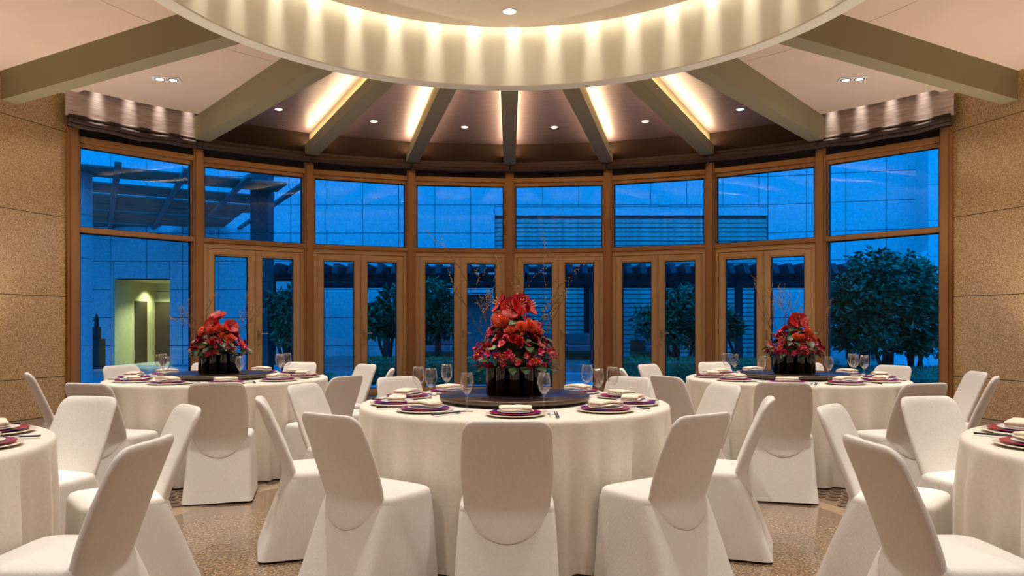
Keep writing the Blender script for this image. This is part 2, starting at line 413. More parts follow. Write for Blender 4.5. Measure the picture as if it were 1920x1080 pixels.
for k in range(8):
    a = (k - 3.5) * TH; loc = polar(DB, a)
    end_bay = k in (0, 7)
    # wall above the windows and fascia in front of it
    h = struct(MB().box(-HB, HB, -.06, .14, 3.80, 5.0).obj('wall_header_%d' % (k + 1), 'blind_cloth', None, loc, -a))
    fm = 'silver_foil' if end_bay else 'fascia_brown'
    yf = -(DB - (RW - .25) * math.cos(TH / 2))
    MB().box(-HB * .968 - (.16 if k == 0 else 0), HB * .968 + (.16 if k == 7 else 0), yf, yf + .03, 4.05, 4.98).obj('fascia_board', fm, h)
    if end_bay:
        for q in range(4):
            xx = -.62 + .42 * q
            p0 = Vector(loc) + Matrix.Rotation(-a, 3, 'Z') @ Vector((xx, yf - .06, 4.93))
            p1 = Vector(loc) + Matrix.Rotation(-a, 3, 'Z') @ Vector((xx, yf, 4.25))
            spot('fascia_washer', p0, P_FASCIA * .5, 18, 1.0, (1, .90, .80), target=p1, rad=.04)
    # roman blind drawn up under the fascia
    rnd = random.Random(40 + k)
    bl = thing('roman_blind', 'brown fabric roman blind drawn up above the %s window bay from the left' % order_word[k], 'blind', (loc[0], loc[1], 0), -a, 'blinds above the windows')
    for fi, (zc, yy) in enumerate(((4.035, -.235), (3.985, -.26), (3.945, -.245))):
        rings = []
        ph = rnd.uniform(0, 6)
        for i in range(13):
            xa = -HB * .957 - (.14 if k == 0 else 0); xb = HB * .957 + (.14 if k == 7 else 0); x = xa + (xb - xa) * i / 12
            sag = (-.02 * math.sin(PI * i / 12) - .006 * math.sin(i * 1.3 + ph)) * (.3 + .5 * fi) * (1.6 if end_bay else .6)
            rr = []
            for t in range(10):
                an = 2 * PI * t / 10
                rr.append((x, yy + .045 * math.cos(an), zc + sag + (.040 if fi < 2 else .03) * math.sin(an)))
            rings.append(rr)
        MB().loft(rings).obj('blind_fold', 'blind_brown', bl, smooth=True)
    MB().box(xa, xb, -.225, -.215, 3.90, 4.06).obj('blind_cloth', 'blind_cloth', bl)
    # upper light
    n_win += 1
    wn = struct(put('window_%d' % n_win, None, None, (loc[0], loc[1], 0), -a))
    f = MB(); f.bbox(-HXI, HXI, -.085, .06, 2.50, 2.575, .006)                 # transom
    f.bbox(-HXI, HXI, -.085, .06, 3.745, 3.83, .006); f.bbox(-HXI, HXI, -.05, .06, 3.685, 3.745, .004)
    f.bbox(-HXI, -HXI + .035, -.05, .06, 2.575, 3.685, .004); f.bbox(HXI - .035, HXI, -.05, .06, 2.575, 3.685, .004)
    f.obj('window_frame', 'bronze', wn)
    gasket_rect(-HXI + .035, HXI - .035, 2.575, 3.685, .013, -.02, .02).obj('gasket', 'gasket', wn)
    MB().box(-HXI + .04, HXI - .04, -.004, .004, 2.58, 3.68).obj('glass_pane', 'window_glass', wn)
    if end_bay:
        f = MB(); f.bbox(-HXI, HXI, -.06, .06, 0, .10, .005)
        f.bbox(-HXI, -HXI + .03, -.05, .06, .10, 2.50, .004); f.bbox(HXI - .03, HXI, -.05, .06, .10, 2.50, .004)
        f.obj('lower_frame', 'bronze', wn)
        gasket_rect(-HXI + .03, HXI - .03, .10, 2.50, .016, -.02, .02).obj('gasket', 'gasket', wn)
        MB().box(-HXI + .035, HXI - .035, -.004, .004, .11, 2.49).obj('glass_pane', 'window_glass', wn)
    else:
        n_door += 1
        dr = struct(put('door_%d' % n_door, None, None, (loc[0], loc[1], 0), -a))
        f = MB(); f.bbox(-HXI, HXI, -.055, .06, 2.425, 2.50, .005)
        f.bbox(-HXI, -HXI + .065, -.055, .06, 0, 2.425, .005); f.bbox(HXI - .065, HXI, -.055, .06, 0, 2.425, .005)
        f.obj('door_frame', 'door_bronze', dr)
        for s in (-1, 1):
            x0, x1 = (-HXI + .068, -.002) if s < 0 else (.002, HXI - .068)
            lf = MB(); frame_rect(lf, x0, x1, .012, 2.42, .112, -.045, .045)
            frame_rect(lf, x0 + .020, x1 - .020, .032, 2.40, .07, -.056, -.044)
            leaf = lf.obj('door_leaf', 'door_bronze', dr)
            gasket_rect(x0 + .112, x1 - .112, .124, 2.308, .012, -.03, .02).obj('gasket', 'gasket', leaf)
            MB().box(x0 + .118, x1 - .118, -.004, .004, .13, 2.30).obj('glass_pane', 'window_glass', leaf)
            if s > 0:
                hd = MB(); hd.bbox(.035, .06, -.075, -.055, .98, 1.14, .004)
                hd.tube([(.048, -.058, 1.08), (.048, -.095, 1.08), (.07, -.103, 1.08), (.185, -.103, 1.08)], .009, 8)
                hd.obj('handle', 'handle_metal', leaf)
                MB().tube([(.048, -.06, .90), (.048, -.075, .90)], .014, 10).obj('lock_cylinder', 'handle_metal', leaf)

# ------------------------------------------------------------------ light fittings in view
def downlight(loc, r, label, group=None):
    o = thing('recessed_downlight', label, 'downlight', loc, 0, group)
    MB().lathe([(r * .72, 0), (r, 0), (r, -.006), (r * .95, -.010), (r * .74, -.006), (r * .72, 0)], 24).obj('trim_ring', 'lamp_white', o, smooth=True)
    MB().lathe([(.001, -.002), (r * .72, -.002), (r * .72, .002), (.001, .002)], 24).obj('lens', 'lamp_glow', o)
    return o
bayname = ['leftmost', 'second from the left', 'third from the left, left of the middle beam', 'fourth from the left, right of the middle beam', 'fifth from the left', 'rightmost']
for i in range(6):
    a = (i - 2.5) * TH
    downlight(polar(6.15, a, ZP), .06, 'round recessed downlight between foil ceiling beams, %s' % bayname[i], 'downlights between the beams')
    spot('foil_light', polar(6.15, a, ZP - .03), P_FOIL, 100, .9)
for s in (-1, 1):
    o = thing('twin_downlight', 'white twin recessed spotlight in the plaster ceiling panel %s the ring' % ('left of' if s < 0 else 'right of'), 'downlight', polar(5.81, s * R_(49.3), ZP), s * R_(-12))
    f = MB(); f.bbox(-.17, .17, -.09, .09, -.012, .0, .004); f.obj('housing', 'lamp_white', o)
    for q in (-1, 1):
        MB().lathe([(.045, -.012), (.062, -.012), (.062, -.018), (.045, -.016)], 20, (q * .08, 0, 0)).obj('bezel', 'lamp_dark', o)
        MB().lathe([(.001, -.014), (.052, -.014)], 20, (q * .08, 0, 0)).obj('lens', 'lamp_glow', o)
downlight(polar(2.42, 0, ZD), .09, 'white round light fitting set in the dome ceiling above the ring')

# ------------------------------------------------------------------ tables
def make_cloth(seed):
    rnd = random.Random(seed); n = 200; rt = .91; zt = .76
    fr = [(rnd.choice((11, 16, 19, 23, 29, 37, 43)), rnd.uniform(0, 6.28), rnd.uniform(.3, 1)) for _ in range(6)]
    def fold(a): return sum(w * math.sin(f * a + p + .8 * math.sin(3 * a + p)) for f, p, w in fr) / 2.2
    rings = []
    for r in (.02, .3, .6, .8, .88): rings.append([(r * math.cos(2 * PI * i / n), r * math.sin(2 * PI * i / n), zt) for i in range(n)])
    for r, z in ((.898, .7585), (.907, .753), (.911, .744), (.912, .73)):
        rings.append([(r * math.cos(2 * PI * i / n), r * math.sin(2 * PI * i / n), z) for i in range(n)])
    for s in range(1, 15):
        t = s / 14; z = .73 - t * (.73 - .008); ring = []
        for i in range(n):
            a = 2 * PI * i / n; amp = .046 * min(1, t * 3 + .08)
            r = .912 + .008 * t + max(-.05, min(amp * (fold(a) - .2), .018 + .004 * fold(a)))
            ring.append((r * math.cos(a), r * math.sin(a), z))
        rings.append(ring)
    return MB().loft(rings, True, False).mesh('tablecloth', 'cloth', True)
TABLES = {}
def table(key, x, y, label, seed):
    t = thing('round_table', label, 'table', (x, y, 0), 0, 'round banquet tables')
    put('tablecloth', make_cloth(seed), t)
    MB().lathe([(.001, .72), (.89, .72), (.89, .757), (.001, .757)], 48).obj('tabletop', 'table_wood', t)
    MB().lathe([(.30, 0), (.30, .03), (.06, .06), (.05, .72)], 20).obj('pedestal', 'table_wood', t)
    TABLES[key] = (x, y)
table('c', .03, 4.45, 'round table under ivory cloth in the middle of the room with tall centrepiece', 1)
table('l', -2.51, 6.44, 'round table under ivory cloth behind on the left, near the stone wall', 2)
table('r', 2.465, 6.44, 'round table under ivory cloth behind on the right, near the stone wall', 3)
table('fl', -2.68, 2.65, 'round table under ivory cloth cut off by the left picture edge', 4)
table('fr', 2.67, 2.65, 'round table under ivory cloth cut off by the right picture edge', 5)
TN = {'c': 'centre table', 'l': 'left back table', 'r': 'right back table', 'fl': 'left edge table', 'fr': 'right edge table'}

# ------------------------------------------------------------------ chairs
def superell(hx, y0, y1, p, n=52):
    cy = (y0 + y1) / 2; hy = (y1 - y0) / 2; out = []
    for i in range(n):
        a = 2 * PI * i / n; c, s_ = math.cos(a), math.sin(a)
        out.append((hx * math.copysign(abs(c) ** (2 / p), c), cy + hy * math.copysign(abs(s_) ** (2 / p), s_)))
    return out
def chair_meshes():
    # seat pad
    rings = []
    for sc_, z in ((.06, .462), (.4, .461), (.7, .458), (.88, .453), (.95, .447), (.985, .438), (1.0, .425), (1.003, .41)):
        rings.append([(x * sc_, .025 + (y - .025) * sc_, z) for x, y in superell(.208, -.134, .225, 6)])
    seat = MB().loft(rings, True, False).mesh('seat_cover', 'chair_linen', True)
    # skirt
    rings = []; N = 14
    for k in range(N + 1):
        t = k / N; z = .418 - t * .406
        hx = .209 + .020 * t; y0 = -.130 - .157 * t ** .92; y1 = .226 + .012 * t
        ring = []
        for i, (x, y) in enumerate(superell(hx, y0, y1, 7 + 5 * t)):
            nz = noise.noise(Vector((x * 9, y * 9, z * 3))) * .006 * t + noise.noise(Vector((x * 20 + 3, y * 20, z * 9))) * .002
            L = math.hypot(x, y - .02) or 1
            ring.append((x * (1 + nz / L), y + (y - .02) * nz / L, z + (.004 * math.sin(x * 14) if k == N else 0)))
        rings.append(ring)
    skirt = MB().loft(rings, False, False).mesh('skirt', 'chair_linen', True)
    # back
    rings = []; ZT = .828; rc = .056; n = 44
    zs = [.300 + .12 * (1 - math.cos(PI / 2 * i / 6)) for i in range(6)] + [.42 + (ZT - rc - .42) * i / 12 for i in range(13)] + [ZT - rc + rc * math.sin(PI / 2 * i / 9) for i in range(1, 10)]
    for z in zs:
        t = (z - .40) / (ZT - .40)
        yc = -.124 - .166 * max(t - .03, 0) ** 1.12
        hw = .172 + .018 * math.sin(PI * min(max((z - .34) / .46, 0), 1)) + .012 * t
        th = .030 - .006 * t
        if z < .42:
            q = (.42 - z) / .1205; yc = -.124 - .053 * q; hw *= math.sqrt(max(1 - q * q, 0)) * .98 + .02; th = .030 * (1 - .72 * q * q)
        if z > ZT - rc:
            q = (z - (ZT - rc)) / rc; q = min(q, .9999)
            hw -= rc * .95 * (1 - math.sqrt(1 - q * q)); th *= math.sqrt(1 - .75 * q ** 4)
        ring = []
        for i in range(n):
            a = 2 * PI * i / n; c, s_ = math.cos(a), math.sin(a)
            x = hw * math.copysign(abs(c) ** .42, c); y = th * math.copysign(abs(s_) ** .8, s_)
            nz = noise.noise(Vector((x * 11, z * 11, 2 if s_ > 0 else 7))) * .003
            ring.append((x, yc + y + .026 * (x / .2) ** 2 + nz, z))
        rings.append(ring)
    back = MB().loft(rings, True, True).mesh('back_cover', 'chair_linen', True)
    leg = MB().tube([(0, 0, 0), (0, 0, .40)], [.011, .013], 8).mesh('leg', 'lamp_dark', True)
    rleg = MB().tube([(0, 0, 0), (0, .02, .10), (0, .13, .40)], [.011, .012, .013], 8).mesh('leg', 'lamp_dark', True)
    return seat, skirt, back, leg, rleg
CH = chair_meshes()
def chair(x, y, rz, label, group):
    o = thing('banquet_chair', label, 'chair', (x, y, 0), rz, group)
    put('seat_cover', CH[0], o); put('skirt', CH[1], o); put('back_cover', CH[2], o)
    for lx, ly, q in ((-.175, .185, 3), (.175, .185, 3), (-.18, -.235, 4), (.18, -.235, 4)): put('leg', CH[q], o, (lx, ly, 0))
    return o
def chair_at(tk, deg, r, twist, label):
    x, y = TABLES[tk]; a = R_(deg)
    grp = {'c': 'chairs around the centre table', 'l': 'chairs around the left back table', 'r': 'chairs around the right back table',
           'fl': 'chairs at the left edge table', 'fr': 'chairs at the right edge table'}[tk]
    return chair(x + r * math.sin(a), y - r * math.cos(a), a + R_(twist), label, grp)
W_ = 'white linen covered chair '
CHAIRS = [
    ('c', -2, 1.16, 2, 'with its back square to the camera, front of centre table'),
    ('c', -35, 1.18, 0, 'front left of centre table, back turned to the camera'),
    ('c', 35, 1.18, 0, 'front right of centre table, back turned to the camera'),
    ('c', -71, 1.17, 0, 'seen from the side, left of centre table'),
    ('c', 71, 1.17, 0, 'seen from the side, right of centre table'),
    ('c', -108, 1.20, 0, 'far left side of centre table, beside left table'),
    ('c', 108, 1.20, 0, 'far right side of centre table, tan shaded back'),
    ('c', -143, 1.19, 0, 'facing the camera behind centre table, left of the flowers'),
    ('c', 143, 1.19, 0, 'facing the camera behind centre table, right of the flowers'),
    ('l', 22, 1.22, -8, 'back to the camera, front of the left back table'),
    ('l', -13, 1.22, 0, 'front left of the left back table, back turned, beside stone wall'),
    ('l', 60, 1.20, 0, 'right front of the left back table, turned sideways'),
    ('l', 97, 1.20, 0, 'slim side view, right side of left back table'),
    ('l', 132, 1.20, 0, 'back right of left back table, near the doors'),
    ('l', 168, 1.20, 0, 'behind left back table, straight behind the right glasses'),
    ('l', -155, 1.17, 0, 'behind left back table, just left of the flowers'),
    ('l', -121, 1.20, 0, 'behind left back table, farthest left, facing the camera'),
    ('l', -78, 1.20, 24, 'leftmost at the left back table, against the stone wall'),
    ('r', -25, 1.22, 8, 'back to the camera, front of the right back table'),
    ('r', 13, 1.22, 0, 'front right of the right back table, back turned to the camera'),
    ('r', -60, 1.20, 0, 'left front of the right back table, turned sideways'),
    ('r', -97, 1.20, 0, 'slim side view, left side of right back table'),
    ('r', -132, 1.20, 0, 'back left of right back table, near the doors'),
    ('r', -168, 1.20, 0, 'behind right back table, straight behind the left glasses'),
    ('r', 155, 1.17, 0, 'behind right back table, just right of the flowers'),
    ('r', 121, 1.20, 0, 'behind right back table, farthest right, facing the camera'),
    ('r', 55, 1.19, 0, 'rightmost pair at right back table, the nearer one'),
    ('r', 81, 1.20, 0, 'rightmost pair at right back table, the farther one by the jamb'),
    ('fl', 84, 1.20, 5, 'nearest on the left, large, pulled out from the edge table'),
    ('fl', 129, 1.20, 0, 'second on the left, behind the nearest, seen from the side'),
    ('fl', 164, 1.19, 0, 'facing the camera behind the left edge table'),
    ('fr', -84, 1.20, -5, 'nearest on the right, large, pulled out from the edge table'),
    ('fr', -130, 1.20, 0, 'second on the right, behind the nearest, seen from the side'),
    ('fr', -164, 1.19, 0, 'facing the camera behind the right edge table'),
]
for tk, d, r, tw, lb in CHAIRS: chair_at(tk, d, r, tw, W_ + lb)

# ------------------------------------------------------------------ table settings
ZT = .7605
charger_me = smooth_sharp(MB().lathe([(.001, .004), (.09, .004), (.095, .0), (.105, .0), (.150, .010), (.153, .013), (.150, .0145), (.110, .008), (.001, .008)], 48).mesh('charger_plate', 'porcelain'))
plate_me = smooth_sharp(MB().lathe([(.001, .001), (.07, .001), (.075, .0), (.085, .001), (.128, .010), (.131, .0125), (.128, .0135), (.088, .006), (.001, .006)], 48).mesh('patterned_plate', 'patterned_glaze'))
dish_me = smooth_sharp(MB().lathe([(.001, .001), (.045, .001), (.05, .0), (.06, .001), (.092, .009), (.094, .011), (.091, .012), (.062, .006), (.001, .006)], 40).mesh('dinner_plate', 'white_porcelain'))
def napkin_mesh(seed, flat):
    rnd = random.Random(seed); mb = MB(); hx, hy = .082, .052
    for L in range(2):
        z0 = (0, .0085)[L]; rings = []
        for i in range(15):
            x = -hx + 2 * hx * i / 14
            e = 1 - .25 * abs(i / 7 - 1) ** 6
            ring = []
            for t in range(16):
                an = 2 * PI * t / 16; c, s_ = math.cos(an), math.sin(an)
                yy = (hy - .003 * L) * math.copysign(abs(c) ** .35, c)
                zz = (.0046, .0085)[L] * e * math.copysign(abs(s_) ** .7, s_)
                arch = 0 if flat else .016 * math.cos(x / hx * 1.35)
                ring.append((x + rnd.uniform(-.0012, .0012) * (1 if i in (0, 14) else 0), yy + .004 * math.sin(L * 2 + x * 30), z0 + (.005, .0075)[L] + zz + arch * (.4 + .3 * L) + .002 * noise.noise(Vector((x * 30, yy * 30, seed + L)))))
            rings.append(ring)
        mb.loft(rings)
    return mb.mesh('napkin', 'napkin', True)
nap_me = [napkin_mesh(3, True), napkin_mesh(5, False), napkin_mesh(8, False)]
stick_me = MB().tube([(0, -.115, .004), (0, .115, .004)], [.0035, .0022], 6).mesh('chopstick', 'black_lacquer', True)
rest_me = MB().bbox(-.022, .022, -.008, .008, 0, .006, .002).mesh('chopstick_rest', 'silver')
def spoon_mesh():
    mb = MB(); rings = []
    prof = [(.085, .004, .001), (.078, .016, .004), (.06, .021, .007), (.045, .018, .006), (.030, .008, .006), (.015, .0045, .006), (-.05, .004, .012), (-.075, .006, .013), (-.082, .002, .012)]
    for y, w, z in prof:
        rings.append([(w * math.cos(2 * PI * t / 12), y, .006 + z * .6 + (.0016 if w < .01 else .0035) * math.sin(2 * PI * t / 12)) for t in range(12)])
    return mb.loft(rings).mesh('spoon', 'white_porcelain', True)
spoon_me = spoon_mesh()
glass_prof = [(.033, .0), (.033, .0015), (.012, .004), (.0042, .010), (.0036, .05), (.0040, .085), (.012, .094), (.026, .110), (.034, .130), (.0365, .150), (.035, .175), (.031, .205), (.0302, .205), (.0342, .175), (.0357, .150), (.033, .131), (.025, .112), (.010, .097), (.001, .096)]
glass_me = MB().lathe(glass_prof, 28, (0, 0, 0), True, False).mesh('wine_glass', 'crystal', True)
def setting(tk, deg, seat, k, glass_deg=None, glass_r=.52, full=True):
    x, y = TABLES[tk]; a = R_(deg); tn = TN[tk]; rn = random.Random(int(deg * 7) + ord(tk[0]))
    def P(rho, s): return (x + rho * math.sin(a) + s * math.cos(a), y - rho * math.cos(a) + s * math.sin(a))
    px_, py_ = P(.70, 0); z = ZT
    where = '%s, %s' % (seat, tn)
    tag(put('charger_plate', charger_me, None, (px_, py_, z), a), 'wide cream charger plate at the ' + where, 'plate', 'charger plates')
    tag(put('patterned_plate', plate_me, None, (px_, py_, z + .0085), a + k), 'red and purple patterned plate at the ' + where, 'plate', 'red patterned plates')
    tag(put('dinner_plate', dish_me, None, (px_, py_, z + .015), a), 'small white plate under the napkin, ' + where, 'plate', 'white plates')
    tag(put('napkin', nap_me[k % 3], None, (px_, py_, z + .0265), a + R_(rn.uniform(-14, 14) if deg else 0)), 'folded ivory napkin on the plates, ' + where, 'napkin', 'folded napkins')
    if full:
        cx_, cy_ = P(.70, .207)
        c = thing('chopsticks', 'pair of black chopsticks on a rest at the ' + where, 'chopsticks', (cx_, cy_, z), a + R_(rn.uniform(-4, 4)), 'black chopsticks')
        put('chopstick', stick_me, c, (-.005, -.02, .0055)); put('chopstick', stick_me, c, (.005, -.02, .0055)); put('chopstick_rest', rest_me, c, (-.01, .05, 0))
        sx, sy = P(.69, .175)
        tag(put('spoon', spoon_me, None, (sx, sy, z + .0005), a), 'white porcelain spoon at the ' + where, 'spoon', 'porcelain spoons')
    if glass_deg is not None:
        g = R_(glass_deg)
        tag(put('wine_glass', glass_me, None, (x + glass_r * math.sin(g), y - glass_r * math.cos(g), z), 0, scale=1.0), 'clear stemmed wine glass at the ' + where, 'wine glass', 'wine glasses')
SEATS = {
 'c': [(0, 'front seat', 16, .55), (43, 'front right seat', 75, .50), (75, 'near right seat', 92, .59), (107, 'far right seat', 118, .52), (142, 'back right seat', 160, .50),
       (-43, 'front left seat', -26, .58), (-75, 'near left seat', -77, .50), (-107, 'far left seat', -93, .58), (-142, 'back left seat', -128, .55), (180, 'back seat', None, .5)],
 'l': [(25, 'front seat', 38, .53), (61, 'near right seat', 82, .56), (97, 'right seat', 99, .50), (133, 'back right seat', 116, .57), (169, 'back seat', None, .55),
       (-11, 'front left seat', -26, .55), (-47, 'near left seat', -84, .50), (-83, 'left seat', -101, .55), (-119, 'back left seat', None, .55), (-155, 'seat behind the flowers', None, .6)],
 'r': [(-25, 'front seat', 10, .50), (-61, 'near left seat', -48, .53), (-97, 'left seat', -95, .50), (-133, 'back left seat', -115, .57), (-169, 'back seat', 170, .49),
       (11, 'front right seat', 66, .55), (47, 'near right seat', 83, .50), (83, 'right seat', 101, .56), (119, 'back right seat', None, .55), (155, 'seat behind the flowers', None, .6)],
 'fl': [(100, 'nearer seat', None, 0), (134, 'middle seat', None, 0), (167, 'farther seat', None, 0)],
 'fr': [(-100, 'nearer seat', None, 0), (-134, 'middle seat', None, 0), (-167, 'farther seat', None, 0)],
}
for tk, lst in SEATS.items():
    for i, (d, nm, gd, gr) in enumerate(lst): setting(tk, d, nm, i if d else 0, gd, gr)

# ------------------------------------------------------------------ lazy susans and flower centrepieces
def petal(L, Wd, curl, cup, base=.006, nu=6, nv=5):
    v = []; f = []
    for i in range(nu + 1):
        t = i / nu; w = base * (1 - t) + Wd * math.sin(PI * min(.04 + t * .93, 1)) ** .8
        r = L * math.sin(t * curl) / curl; h = L * (1 - math.cos(t * curl)) / curl
        for j in range(nv):
            s = -1 + 2 * j / (nv - 1)
            v.append((s * w, r, cup * L * t * .55 - h * .75 + .18 * w * s * s))
    for i in range(nu):
        for j in range(nv - 1): f.append((i * nv + j, i * nv + j + 1, (i + 1) * nv + j + 1, (i + 1) * nv + j))
    return v, f
def flower(n, L, Wd, curl, cup, tilt, rings=1, jitter=.12, seed=0, name='bloom', mat='red_petal', stamen=None):
    rnd = random.Random(seed); mb = MB()
    for k in range(rings):
        for i in range(n):
            sc = 1 - k * .24; v, f = petal(L * sc, Wd * sc, curl, cup + k * .5)
            m = Matrix.Rotation(2 * PI * i / n + k * PI / n + rnd.uniform(-jitter, jitter), 4, 'Z') @ Matrix.Rotation(R_(tilt + k * 16) + rnd.uniform(-jitter, jitter), 4, 'X')
            mb.add([tuple(m @ Vector(p)) for p in v], f)
    return mb.mesh(name, mat, True)
AMA = [flower(6, .090, .038, 1.5, 1.0, 22, 1, .10, s, 'amaryllis_bloom', 'red_petal') for s in (1, 2)]
STAM = MB()
for i in range(6):
    a = i * PI / 3; STAM.tube([(0, 0, .005), (.010 * math.cos(a), .010 * math.sin(a), .035), (.018 * math.cos(a), .018 * math.sin(a), .060)], [.0008, .0007, .0017], 4)
STAM = STAM.mesh('stamen', 'pollen', True)
ROSE = flower(7, .038, .019, 1.1, 1.6, 20, 4, .2, 4, 'rose_bloom', 'red_petal')
DROSE = flower(7, .034, .017, 1.1, 1.5, 22, 4, .2, 5, 'dark_bloom', 'deep_red_petal')
ORC = [flower(6, .036, .0095, 1.0, .7, 18, 1, .35, 10 + s, 'orchid_bloom', mt) for s, mt in enumerate(('magenta_petal', 'magenta_petal', 'pink_petal', 'deep_red_petal'))]
def protea(seed):
    rnd = random.Random(seed); mb = MB(); N = 150
    for i in range(N):
        z = 1 - 1.25 * i / N; r = math.sqrt(max(0, 1 - z * z)); a = i * 2.39996
        d = Vector((r * math.cos(a), r * math.sin(a), z)); t = d.orthogonal().normalized(); b = d.cross(t)
        p0 = d * .014; tip = d * (.046 + rnd.uniform(-.003, .003)) + Vector((0, 0, .008 * (1 - z)))
        q = d * .035 + Vector((0, 0, .010 * (1 - z)))
        w = .0024
        mb.add([p0 + t * w, p0 - t * w * .5 + b * w, p0 - t * w * .5 - b * w, q + t * w, q - t * w * .5 + b * w, q - t * w * .5 - b * w, tip],
               [(0, 1, 4, 3), (1, 2, 5, 4), (2, 0, 3, 5), (3, 4, 6), (4, 5, 6), (5, 3, 6)])
    return mb.mesh('protea_bloom', 'orange_pin', True)
PRO = protea(3)
def leafmesh(L, Wd, mat):
    v, f = petal(L, Wd, .7, .25, .003); return MB().add(v, f).mesh('leaf', mat, True)
LEAF = [leafmesh(.095, .024, 'leaf'), leafmesh(.07, .022, 'leaf'), leafmesh(.06, .022, 'pale_leaf')]
def berries(seed):
    rnd = random.Random(seed); mb = MB()
    for i in range(9):
        c = Vector((rnd.uniform(-.022, .022), rnd.uniform(-.022, .022), rnd.uniform(.0, .03))); r = rnd.uniform(.006, .009)
        mb.lathe([(.0005, -r), (r * .8, -r * .55), (r, 0), (r * .8, r * .6), (.0005, r)], 7, c)
        mb.tube([(0, 0, -.03), tuple(c)], .0012, 3)
    return mb.mesh('berry_sprig', 'berry', True)
BER = berries(2)
TUBE = smooth_sharp(MB().lathe([(.001, 0), (.033, 0), (.036, .004), (.036, .165), (.033, .168), (.030, .165), (.030, .14), (.001, .14)], 20).mesh('vase_tube', 'black_glaze'))
def twig(seed, H, lean, az):
    rnd = random.Random(seed); mb = MB(); buds = MB()
    def grow(p, d, L, r, depth):
        pts = [p]; n = 7
        for i in range(n):
            d = (d + Vector((rnd.uniform(-.22, .22), rnd.uniform(-.22, .22), rnd.uniform(-.08, .16)))).normalized()
            p = p + d * L / n; pts.append(p)
            if depth < 2 and i >= 2 and rnd.random() < .55:
                grow(p, (d + Vector((rnd.uniform(-.9, .9), rnd.uniform(-.9, .9), rnd.uniform(-.1, .5)))).normalized(), L * rnd.uniform(.25, .5), r * .55, depth + 1)
            if i >= 3 or depth:
                for _ in range(1):
                    c = p + Vector((rnd.uniform(-.007, .007), rnd.uniform(-.007, .007), rnd.uniform(-.004, .006))); q = rnd.uniform(.0024, .0042)
                    buds.add([c + Vector((q, 0, 0)), c + Vector((0, q, 0)), c - Vector((q, 0, 0)), c - Vector((0, q, 0)), c + Vector((0, 0, 1.6 * q)), c - Vector((0, 0, 1.2 * q))],
                             [(0, 1, 4), (1, 2, 4), (2, 3, 4), (3, 0, 4), (1, 0, 5), (2, 1, 5), (3, 2, 5), (0, 3, 5)])
        mb.tube(pts, [r * (1 - .75 * i / n) for i in range(n + 1)], 4)
    grow(Vector((0, 0, 0)), Vector((lean * math.cos(az), lean * math.sin(az), 1)).normalized(), H, .0036, 0)
    return mb, buds
def lazy_susan(tk, label):
    x, y = TABLES[tk]
    o = thing('lazy_susan', label, 'lazy susan', (x, y, ZT), 0, 'turntables on the tables')
    MB().lathe([(.001, 0), (.38, 0), (.38, .016), (.001, .016)], 48).obj('turning_base', 'black_lacquer', o)
    sm = MB().lathe([(.001, .016), (.437, .016), (.444, .020), (.444, .043), (.440, .046), (.001, .046)], 80)
    put('turntable_top', smooth_sharp(sm.mesh('turntable_top', 'dark_wood')), o)
    MB().lathe([(.4435, .018), (.4462, .018), (.4462, .043), (.4435, .043)], 80).obj('edge_band', 'dark_edge', o, smooth=True)
